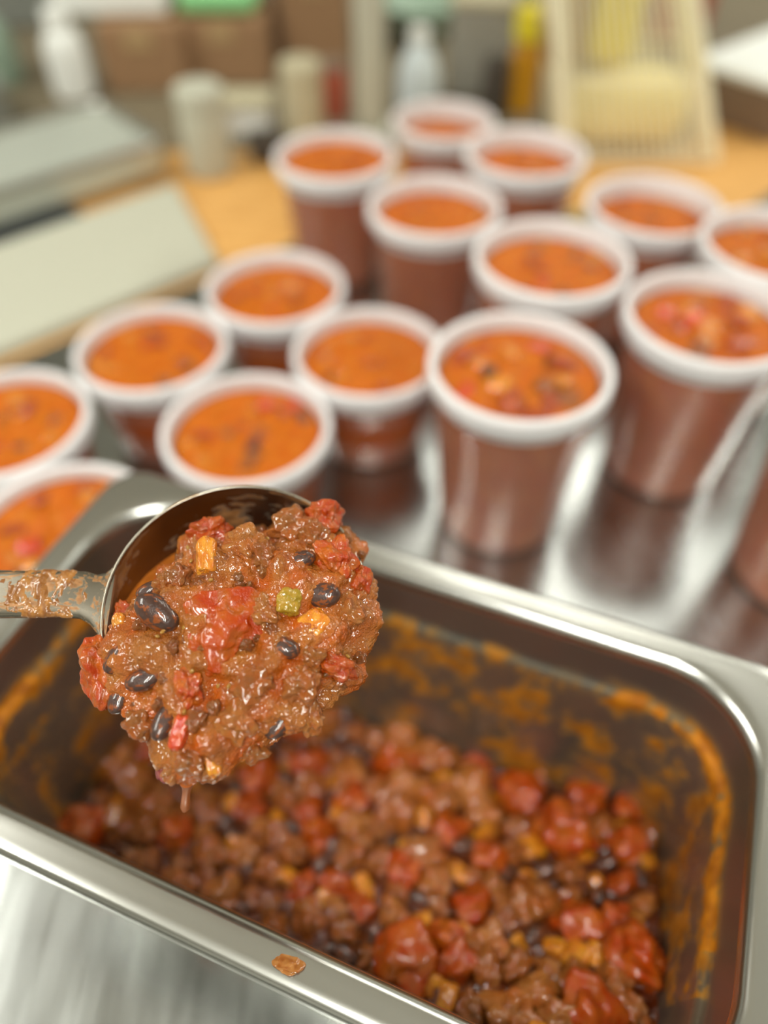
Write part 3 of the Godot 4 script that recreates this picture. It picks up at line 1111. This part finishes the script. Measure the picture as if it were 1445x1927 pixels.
# =====================================================================
# the tubs of chili
# =====================================================================
func tub(at: Vector3, h: float, called: String, label: String, group: String) -> Node3D:
	var t := thing(called, label, "tub", at, group)
	var key := "tub %f" % h
	if not shelf.has(key):
		var body := [[0.0445, h - 0.0, 0], [0.0525, 0, 0]]
		body = [[0.0002, 0.0022], [0.036, 0.0020], [0.0395, 0.0004], [0.0415, 0.0006], [0.0432, 0.0035], [lerpf(0.0432, 0.0525, 0.5), h * 0.48], [0.0520, h - 0.0205]]
		shelf[key] = lathe(body, 64, false, false)
		shelf[key + "r"] = lathe([[0.0521, h - 0.021], [0.0528, h - 0.004], [0.0534, h - 0.0008], [0.0546, h], [0.0570, h - 0.0002], [0.0582, h - 0.0012], [0.0586, h - 0.0032], [0.0586, h - 0.0100], [0.0580, h - 0.0114], [0.0570, h - 0.0112], [0.0556, h - 0.0055], [0.0536, h - 0.0062], [0.0529, h - 0.015], [0.0523, h - 0.021], [0.0521, h - 0.021]], 72, false)
	part("wall", shelf[key], M.tub, t).set_meta("label", "see-through tapered wall")
	part("rim", shelf[key + "r"], M.tub_rim, t).set_meta("label", "milky plastic lip")
	return t


func tub_chili(at: Vector3, h: float, fill: float, chunky: float, sd: int, label: String) -> void:
	var t := thing("chili_portion", label, "chili", at, "portions of chili in the tubs")
	var n1 := noise(sd, 0.05, FastNoiseLite.TYPE_SIMPLEX_SMOOTH, 2)
	var n2 := noise(sd + 1, 0.16, FastNoiseLite.TYPE_CELLULAR, 2)
	var n3 := noise(sd + 2, 0.07, FastNoiseLite.TYPE_SIMPLEX_SMOOTH, 4)
	var r := RandomNumberGenerator.new()
	r.seed = sd
	var top := h - fill
	var verts := PackedVector3Array()
	var cols := PackedColorArray()
	var idx := PackedInt32Array()
	var na := 72
	var rows := []
	for k in 26:
		rows.append([float(k) / 25.0, true])
	for k in range(1, 13):
		rows.append([float(k) / 12.0, false])
	for e in rows:
		for j in na:
			var a := TAU * j / na
			var p: Vector3
			if e[1]:
				var rad: float = e[0] * (lerpf(0.0432, 0.0522, minf(1.0, top / (h - 0.0205))) - 0.0008)
				p = Vector3(cos(a) * rad, top, sin(a) * rad)
				var edge: float = 1.0 - pow(e[0], 10.0)
				p.y += (0.003 * chunky * n1.get_noise_2d(p.x * 1000, p.z * 1000) - 0.003 * chunky * (n2.get_noise_2d(p.x * 1000, p.z * 1000) + 0.4)) * edge
			else:
				var y := lerpf(top, 0.0035, e[0])
				var rad := lerpf(0.0432, 0.0522, minf(1.0, y / (h - 0.0205))) - 0.0008
				p = Vector3(cos(a) * rad, y, sin(a) * rad)
			verts.append(p)
			var q := p * 1000.0
			var k := clampf(0.5 + 1.3 * n3.get_noise_3dv(q), 0, 1)
			var k2 := clampf(0.3 + 1.6 * n1.get_noise_3d(q.y, q.x * 2.0, q.z * 2.0), 0, 1)
			if e[1]:
				cols.append(lin(172, 88, 16).lerp(lin(190, 106, 28), k).lerp(lin(186, 78, 18), k2 * 0.6))
			else:
				cols.append(lin(150, 70, 30).lerp(lin(172, 92, 38), k).lerp(lin(160, 58, 28), k2 * 0.6))
	for k in rows.size() - 1:
		for j in na:
			var a := k * na + j
			var b := k * na + (j + 1) % na
			idx.append_array([a, b, a + na, b, b + na, a + na])
	part("sauce", build(verts, idx, cols), M.tub_sauce, t)
	var kinds := ["tomato", "tomato", "red_pepper", "pepper", "tomato", "bean", "meat", "pepper"]
	for k in int(8 + 16 * chunky):
		var a := r.randf() * TAU
		var rad := sqrt(r.randf()) * 0.042
		var kind: String = kinds[r.randi() % kinds.size()]
		var s := r.randf_range(0.0032, 0.0055) * (0.8 + 0.7 * chunky)
		put(t, kind, r.randi() % 5, 2, Vector3(cos(a) * rad, top + s * r.randf_range(-0.35, 0.25) * (0.5 + 0.7 * chunky), sin(a) * rad), Vector3(s * 1.2, s * 0.75, s), Vector3(r.randf_range(-0.4, 0.4), r.randf() * TAU, r.randf_range(-0.4, 0.4)))


func tubs() -> void:
	# picture column and row of the middle of the rim, height, fill below the rim, chunkiness, which one
	var tall := "tall round plastic tubs of chili"
	var low := "short round plastic tubs of chili"
	var list := [
		[980, 683, 0.140, 0.011, 1.0, "tall clear tub just behind the pan, two bright streaks on its side", "chili with a big red tomato lump in the tall tub right behind the pan", tall],
		[1340, 590, 0.140, 0.013, 1.0, "tall dark-sided tub at the right edge, in front of all others on that side", "chunky red chili heaped with tomato in the tall tub at the right edge", tall],
		[1040, 480, 0.140, 0.014, 0.25, "wide-rimmed tall tub in the middle, behind the one with streaked sides", "smooth brown orange chili in the tall tub behind the streaked one", tall],
		[818, 383, 0.120, 0.014, 0.2, "tall tub with a whole rim in view, left of the wide-rimmed middle tub", "orange chili in the second row tub with the dark reddish side", tall],
		[630, 288, 0.120, 0.010, 0.2, "tall tub farthest left in the back group, beside the bare tan counter", "orange chili with an oily golden patch in the leftmost tub of the back group", tall],
		[835, 223, 0.090, 0.020, 0.15, "smallest looking tub at the very back, in front of the pale bottle", "low-filled chili in the farthest tub at the very back", tall],
		[990, 283, 0.120, 0.018, 0.15, "back row tub between the farthest tub and the wire basket", "chili in the back row tub beside the amber bottle and wire basket", tall],
		[1232, 382, 0.120, 0.018, 0.3, "back right tub standing directly in front of the wire basket", "chili piled to one side in the tub in front of the wire basket", tall],
		[1468, 455, 0.140, 0.014, 0.6, "right edge tub cut by the frame, behind the dark-sided tall tub", "red chili in the cut-off tub behind the dark-sided tall one", tall],
		[1670, 795, 0.140, 0.014, 0.6, "tub at the lower right edge of which only a strip of side shows", "chili behind the strip of tub side at the lower right edge", tall],
		[517, 537, 0.085, 0.012, 0.4, "short tub nearest the tan counter, hindmost of the short ones", "chili with a yellow pepper bit in the hindmost short tub", low],
		[284, 650, 0.085, 0.010, 0.35, "short tub standing by the cream cutting board, left of the hindmost short one", "smooth orange chili in the short tub by the cream cutting board", low],
		[694, 658, 0.085, 0.011, 0.3, "short tub tucked against the left side of the tub with streaked sides", "chili in the short tub beside the tall tub with streaks", low],
		[463, 800, 0.085, 0.010, 0.6, "short tub right above the ladle's rim, whole rim in view", "chili with a dark bean and red bits in the short tub right above the ladle", low],
		[5, 790, 0.085, 0.009, 0.5, "short tub at the left edge, half cut off, above the corner tub", "chili with a red lump in the half cut-off short tub, left edge", low],
		[114, 996, 0.085, 0.008, 0.8, "short tub at the left edge, partly behind the pan's corner", "bright orange chili in the short tub behind the pan's left corner", low]]
	for k in list.size():
		var e: Array = list[k]
		var at := at_y(e[0], e[1], e[2])
		at.y = 0.0002
		tub(at, e[2], "chili_tub", e[5], e[7])
		tub_chili(at, e[2], e[3], e[4], 900 + k * 13, e[6])


# =====================================================================
# what stands behind, out of focus
# =====================================================================
func turned(t: Node3D, deg: float) -> void:
	t.rotation_degrees.y = deg


func carton(at: Vector3, size: Vector3, deg: float, label: String) -> Node3D:
	var t := thing("carton", label, "box", at, "cardboard cartons at the back")
	turned(t, deg)
	part("body", rounded_box(size, 0.004), M.card, t).position.y = size.y / 2
	part("tape", rounded_box(Vector3(0.04, size.y * 0.3, 0.002), 0.0008), M.tape, t).position = Vector3(0, size.y * 0.84, size.z / 2 + 0.0008)
	for s in [-1, 1]:
		var f := part("flap", rounded_box(Vector3(size.x - 0.006, 0.004, size.z / 2 - 0.004), 0.0015), M.card, t)
		f.position = Vector3(0, size.y + 0.002, s * size.z / 4)
	return t


func bottle(called: String, at: Vector3, profile: Array, m: Material, cap: Array, cap_mat: Material, label: String, category := "bottle") -> Node3D:
	var t := thing(called, label, category, at)
	part("body", lathe(profile, 32), m, t)
	if cap.size():
		part("cap", lathe(cap, 24), cap_mat, t)
	return t


func box_with_lid(called: String, at: Vector3, size: Vector3, deg: float, m: Material, lid: Material, label: String, category := "box") -> Node3D:
	var t := thing(called, label, category, at)
	turned(t, deg)
	part("body", rounded_box(size, minf(0.008, size.y * 0.2)), m, t).position.y = size.y / 2
	part("lid", rounded_box(Vector3(size.x + 0.006, 0.012, size.z + 0.006), 0.004), lid, t).position.y = size.y + 0.004
	return t


func background() -> void:
	var y := -0.006
	# cream cutting board along the back edge of the steel table
	var e := Vector2(0.747, -0.665)
	var n := Vector2(-0.665, -0.747)
	var o := Vector2(-0.329, -0.597)
	var cb := part("cutting_board", slab([o - e * 0.75 + n * 0.014, o + e * 0.215 + n * 0.014, o + e * 0.275 + n * 0.20, o - e * 0.75 + n * 0.20], 0.007, -0.0058, 0.003), M.cream, self)
	tag(cb, "long cream cutting board along the back left edge of the steel table", "board")
	var bm := part("rubber_mat", slab([o - e * 0.75 + n * 0.206, o + e * 0.16 + n * 0.206, o + e * 0.16 + n * 0.42, o - e * 0.75 + n * 0.42], -0.002, -0.0058, 0.001), M.black_mat, self)
	tag(bm, "black rubber mat under the steel tray at the left", "mat")
	var tr := thing("steel_tray", "shallow steel tray with rolled edge behind the cream cutting board", "tray")
	var c := o - e * 0.09 + n * 0.318
	tr.position = Vector3(c.x, -0.002, c.y)
	tr.rotation.y = atan2(0.665, 0.747)
	part("body", rounded_box(Vector3(0.76, 0.042, 0.16), 0.012), M.tray, tr).position.y = 0.0215
	var rr := []
	for p in rrect(0.38, 0.08, 0.02, 0.043):
		rr.append(p)
	rr.append(rr[0])
	part("rolled_edge", tube(rr, [0.005], 8), M.steel, tr)
	# things at the upper left
	box_with_lid("white_bin", Vector3(-0.40, 0.0845, -1.322), Vector3(0.165, 0.045, 0.065), 3, M.white, M.white, "long white plastic bin lying on the brown carton at the upper left", "bin")
	bottle("white_bottle", Vector3(-0.464, y, -1.245), [[0.026, 0.0], [0.030, 0.004], [0.030, 0.065], [0.024, 0.082], [0.016, 0.09]], M.white, [[0.018, 0.09], [0.018, 0.112], [0.015, 0.115]], M.white, "white round bottle in front of the long white bin")
	bottle("pale_jug", Vector3(-0.60, y, -1.30), [[0.036, 0.0], [0.04, 0.005], [0.04, 0.06], [0.028, 0.085], [0.018, 0.09]], M.jade, [[0.02, 0.09], [0.02, 0.11], [0.017, 0.113]], M.white, "pale greenish jug cut by the left edge at the top", "jug")
	box_with_lid("slate_box", Vector3(-0.60, y, -1.12), Vector3(0.14, 0.05, 0.1), 35, M.slate, M.slate, "low grey box behind the steel tray at the left edge")
	carton(Vector3(-0.360, y, -1.305), Vector3(0.12, 0.085, 0.10), 3, "brown carton under the long white bin, upper left")
	carton(Vector3(-0.238, y, -1.345), Vector3(0.13, 0.085, 0.12), -4, "brown carton under the green packet")
	carton(Vector3(-0.108, y, -1.40), Vector3(0.105, 0.15, 0.1), 3, "brown carton behind the reddish tin, top middle")
	for q in [[-0.325, -1.44, "dark post left of the green packet"], [-0.172, -1.475, "dark post right of the green packet"]]:
		var ps := thing("post", q[2], "post", Vector3(q[0], y, q[1]), "dark rack posts")
		part("upright", rounded_box(Vector3(0.03, 0.6, 0.03), 0.004), M.brown, ps).position.y = 0.3
		part("foot", rounded_box(Vector3(0.042, 0.012, 0.042), 0.004), M.brown, ps).position.y = 0.006
	var gp := thing("green_packet", "bright green packet on top of a brown carton at the top edge", "packet", Vector3(-0.245, 0.0842, -1.335))
	part("wrap", rounded_box(Vector3(0.115, 0.03, 0.08), 0.012), M.green, gp).position.y = 0.016
	part("fold", rounded_box(Vector3(0.115, 0.008, 0.02), 0.003), M.green, gp).position = Vector3(0, 0.033, 0)
	bottle("cream_jar", Vector3(-0.222, y, -0.985), [[0.024, 0.0], [0.029, 0.004], [0.030, 0.06], [0.027, 0.08], [0.028, 0.085]], M.cream, [[0.03, 0.085], [0.03, 0.1], [0.027, 0.103]], M.cream, "cream jar on the tan counter beyond the cutting board's end", "jar")
	box_with_lid("white_box", Vector3(-0.188, y, -1.105), Vector3(0.07, 0.04, 0.05), 0, M.white, M.khaki, "low pale box between the cream jar and the khaki canister")
	box_with_lid("dark_box", Vector3(-0.152, y, -1.025), Vector3(0.045, 0.022, 0.035), 10, M.dark, M.dark, "small dark box on the tan counter beside the cream jar")
	bottle("khaki_canister", Vector3(-0.108, y, -1.085), [[0.024, 0.0], [0.027, 0.003], [0.027, 0.08], [0.025, 0.083]], M.khaki, [[0.028, 0.083], [0.028, 0.095], [0.025, 0.098]], M.khaki, "khaki canister behind the leftmost tall tub", "canister")
	bottle("red_tin", Vector3(-0.072, y, -1.17), [[0.020, 0.0], [0.022, 0.003], [0.022, 0.06], [0.020, 0.063]], M.red, [[0.021, 0.063], [0.021, 0.069], [0.018, 0.071]], M.brown, "small reddish brown tin left of the tall cream column", "tin")
	var cc := thing("cream_column", "tall cream column rising behind the leftmost back tub", "column", Vector3(-0.018, y, -1.107))
	part("shaft", rounded_box(Vector3(0.04, 0.34, 0.04), 0.01), M.cream, cc).position.y = 0.18
	part("foot", rounded_box(Vector3(0.056, 0.012, 0.056), 0.005), M.cream, cc).position.y = 0.006
	bottle("pale_bottle", Vector3(0.049, y, -1.192), [[0.027, 0.0], [0.03, 0.004], [0.03, 0.045], [0.024, 0.066], [0.013, 0.084], [0.012, 0.09]], M.blue_white, [[0.014, 0.09], [0.014, 0.102], [0.011, 0.105]], M.white, "pale bluish bottle with sloping shoulders behind the farthest tub")
	box_with_lid("grey_box", Vector3(0.142, y, -1.26), Vector3(0.085, 0.12, 0.07), -10, M.grey, M.khaki, "grey brown box standing between the pale bottle and the amber bottle")
	bottle("dark_jar", Vector3(0.158, y, -1.175), [[0.016, 0.0], [0.019, 0.003], [0.019, 0.05], [0.015, 0.06]], M.dark, [[0.017, 0.06], [0.017, 0.072], [0.014, 0.074]], M.dark, "small dark jar left of the amber bottle", "jar")
	bottle("amber_bottle", Vector3(0.2, y, -1.19), [[0.02, 0.0], [0.022, 0.004], [0.022, 0.07], [0.018, 0.086], [0.012, 0.094]], M.amber, [[0.02, 0.092], [0.022, 0.095], [0.022, 0.125], [0.018, 0.13]], M.yellow, "amber bottle with a yellow cap beside the wire basket")
	var bw := thing("bowl", "grey green bowl at the top edge above the pale bottle", "bowl", Vector3(0.062, y, -1.52))
	part("body", lathe([[0.035, 0.0], [0.04, 0.003], [0.075, 0.05], [0.077, 0.052], [0.074, 0.052], [0.038, 0.006], [0.001, 0.005]], 40, true), M.jade, bw)
	part("foot_ring", lathe([[0.03, -0.001], [0.037, -0.001], [0.038, 0.002], [0.03, 0.002]], 40, true), M.jade, bw)
	box_with_lid("grey_bin", Vector3(-0.70, y, -1.62), Vector3(0.22, 0.16, 0.14), 5, M.slate, M.dark, "dark grey bin at the top left corner of the picture", "bin")
	wire_basket()
	# white-topped tray at the upper right
	var wt := thing("white_tray", "white topped brown sided tray at the upper right edge", "tray", Vector3(0.43, y, -1.18))
	var dir := Vector3(0.64, 0, 0.768)
	wt.rotation.y = atan2(-dir.z, dir.x)
	part("body", rounded_box(Vector3(0.15, 0.06, 0.36), 0.006), M.brown, wt).position = Vector3(0.07, 0.03, -0.18)
	part("top", rounded_box(Vector3(0.15, 0.01, 0.36), 0.004), M.white, wt).position = Vector3(0.07, 0.0655, -0.18)
	bottle("red_pot", Vector3(0.50, y, -1.50), [[0.04, 0.0], [0.05, 0.006], [0.055, 0.1], [0.057, 0.104]], M.red, [[0.05, 0.104], [0.05, 0.108], [0.02, 0.112]], M.brown, "red brown pot at the top edge behind the white topped tray", "pot")


func rack_at(x: float, y: float, z: float) -> Vector3:
	# the rack narrows upwards and leans to the left
	var f := y / 0.30
	return Vector3(x * lerpf(1.0, 0.68, f) - 0.10 * f, y, z)


func wire_basket() -> void:
	var t := thing("wire_basket", "cream wire basket with upright wires at the back right", "basket", Vector3(0.335, -0.006, -1.085))
	var w := 0.20
	var d := 0.15
	var h := 0.30
	for y in [0.004, 0.1, 0.2, h]:
		var pts := []
		for p in rrect(w / 2, d / 2, 0.012, y):
			pts.append(rack_at(p.x, y, p.z))
		pts.append(pts[0])
		part("hoop", tube(pts, [0.0025], 6), M.wire, t)
	for s in [-1, 1]:
		for i in 16:
			var x := lerpf(-w / 2 + 0.01, w / 2 - 0.01, i / 15.0)
			part("upright_wire", tube([rack_at(x, 0.003, s * d / 2), rack_at(x, h, s * d / 2)], [0.0021], 6), M.wire, t)
		for i in 8:
			var z := lerpf(-d / 2 + 0.012, d / 2 - 0.012, i / 7.0)
			part("upright_wire", tube([rack_at(s * w / 2, 0.003, z), rack_at(s * w / 2, h, z)], [0.0019], 6), M.wire, t)
	for i in 9:
		var z := lerpf(-d / 2, d / 2, i / 8.0)
		part("floor_wire", tube([Vector3(-w / 2, 0.004, z), Vector3(w / 2, 0.004, z)], [0.0019], 6), M.wire, t)
	for s in [-1, 1]:
		part("corner_post", tube([rack_at(s * (w / 2 - 0.004), 0.004, d / 2), rack_at(s * (w / 2 - 0.004), h + 0.03, d / 2)], [0.010 if s < 0 else 0.007], 12), M.wire, t)
	# what lies in it
	var s1 := thing("yellow_sack", "pale yellow sack lying in the bottom of the wire basket", "sack", t.position + Vector3(-0.019, 0.007, 0))
	part("sack", rounded_box(Vector3(0.155, 0.085, 0.125), 0.036), M.pale_yellow, s1).position.y = 0.043
	part("seam", rounded_box(Vector3(0.14, 0.006, 0.012), 0.0025), M.cream, s1).position.y = 0.087
	var s2 := thing("yellow_bag", "bright yellow bag on top of the pale sack in the wire basket", "bag", t.position + Vector3(-0.055, 0.098, 0.0))
	part("bag", rounded_box(Vector3(0.062, 0.15, 0.08), 0.025), M.yellow, s2).position.y = 0.075
	part("knot", lathe([[0.012, 0.148], [0.008, 0.158], [0.016, 0.172], [0.012, 0.176]], 16), M.yellow, s2)
	var s3 := thing("tan_packet", "tan packet standing left of the yellow bag in the wire basket", "packet", t.position + Vector3(-0.111, 0.098, 0.0))
	part("wrap", rounded_box(Vector3(0.045, 0.14, 0.07), 0.012), M.tape, s3).position.y = 0.07
	part("fold", rounded_box(Vector3(0.045, 0.008, 0.02), 0.003), M.tape, s3).position.y = 0.143
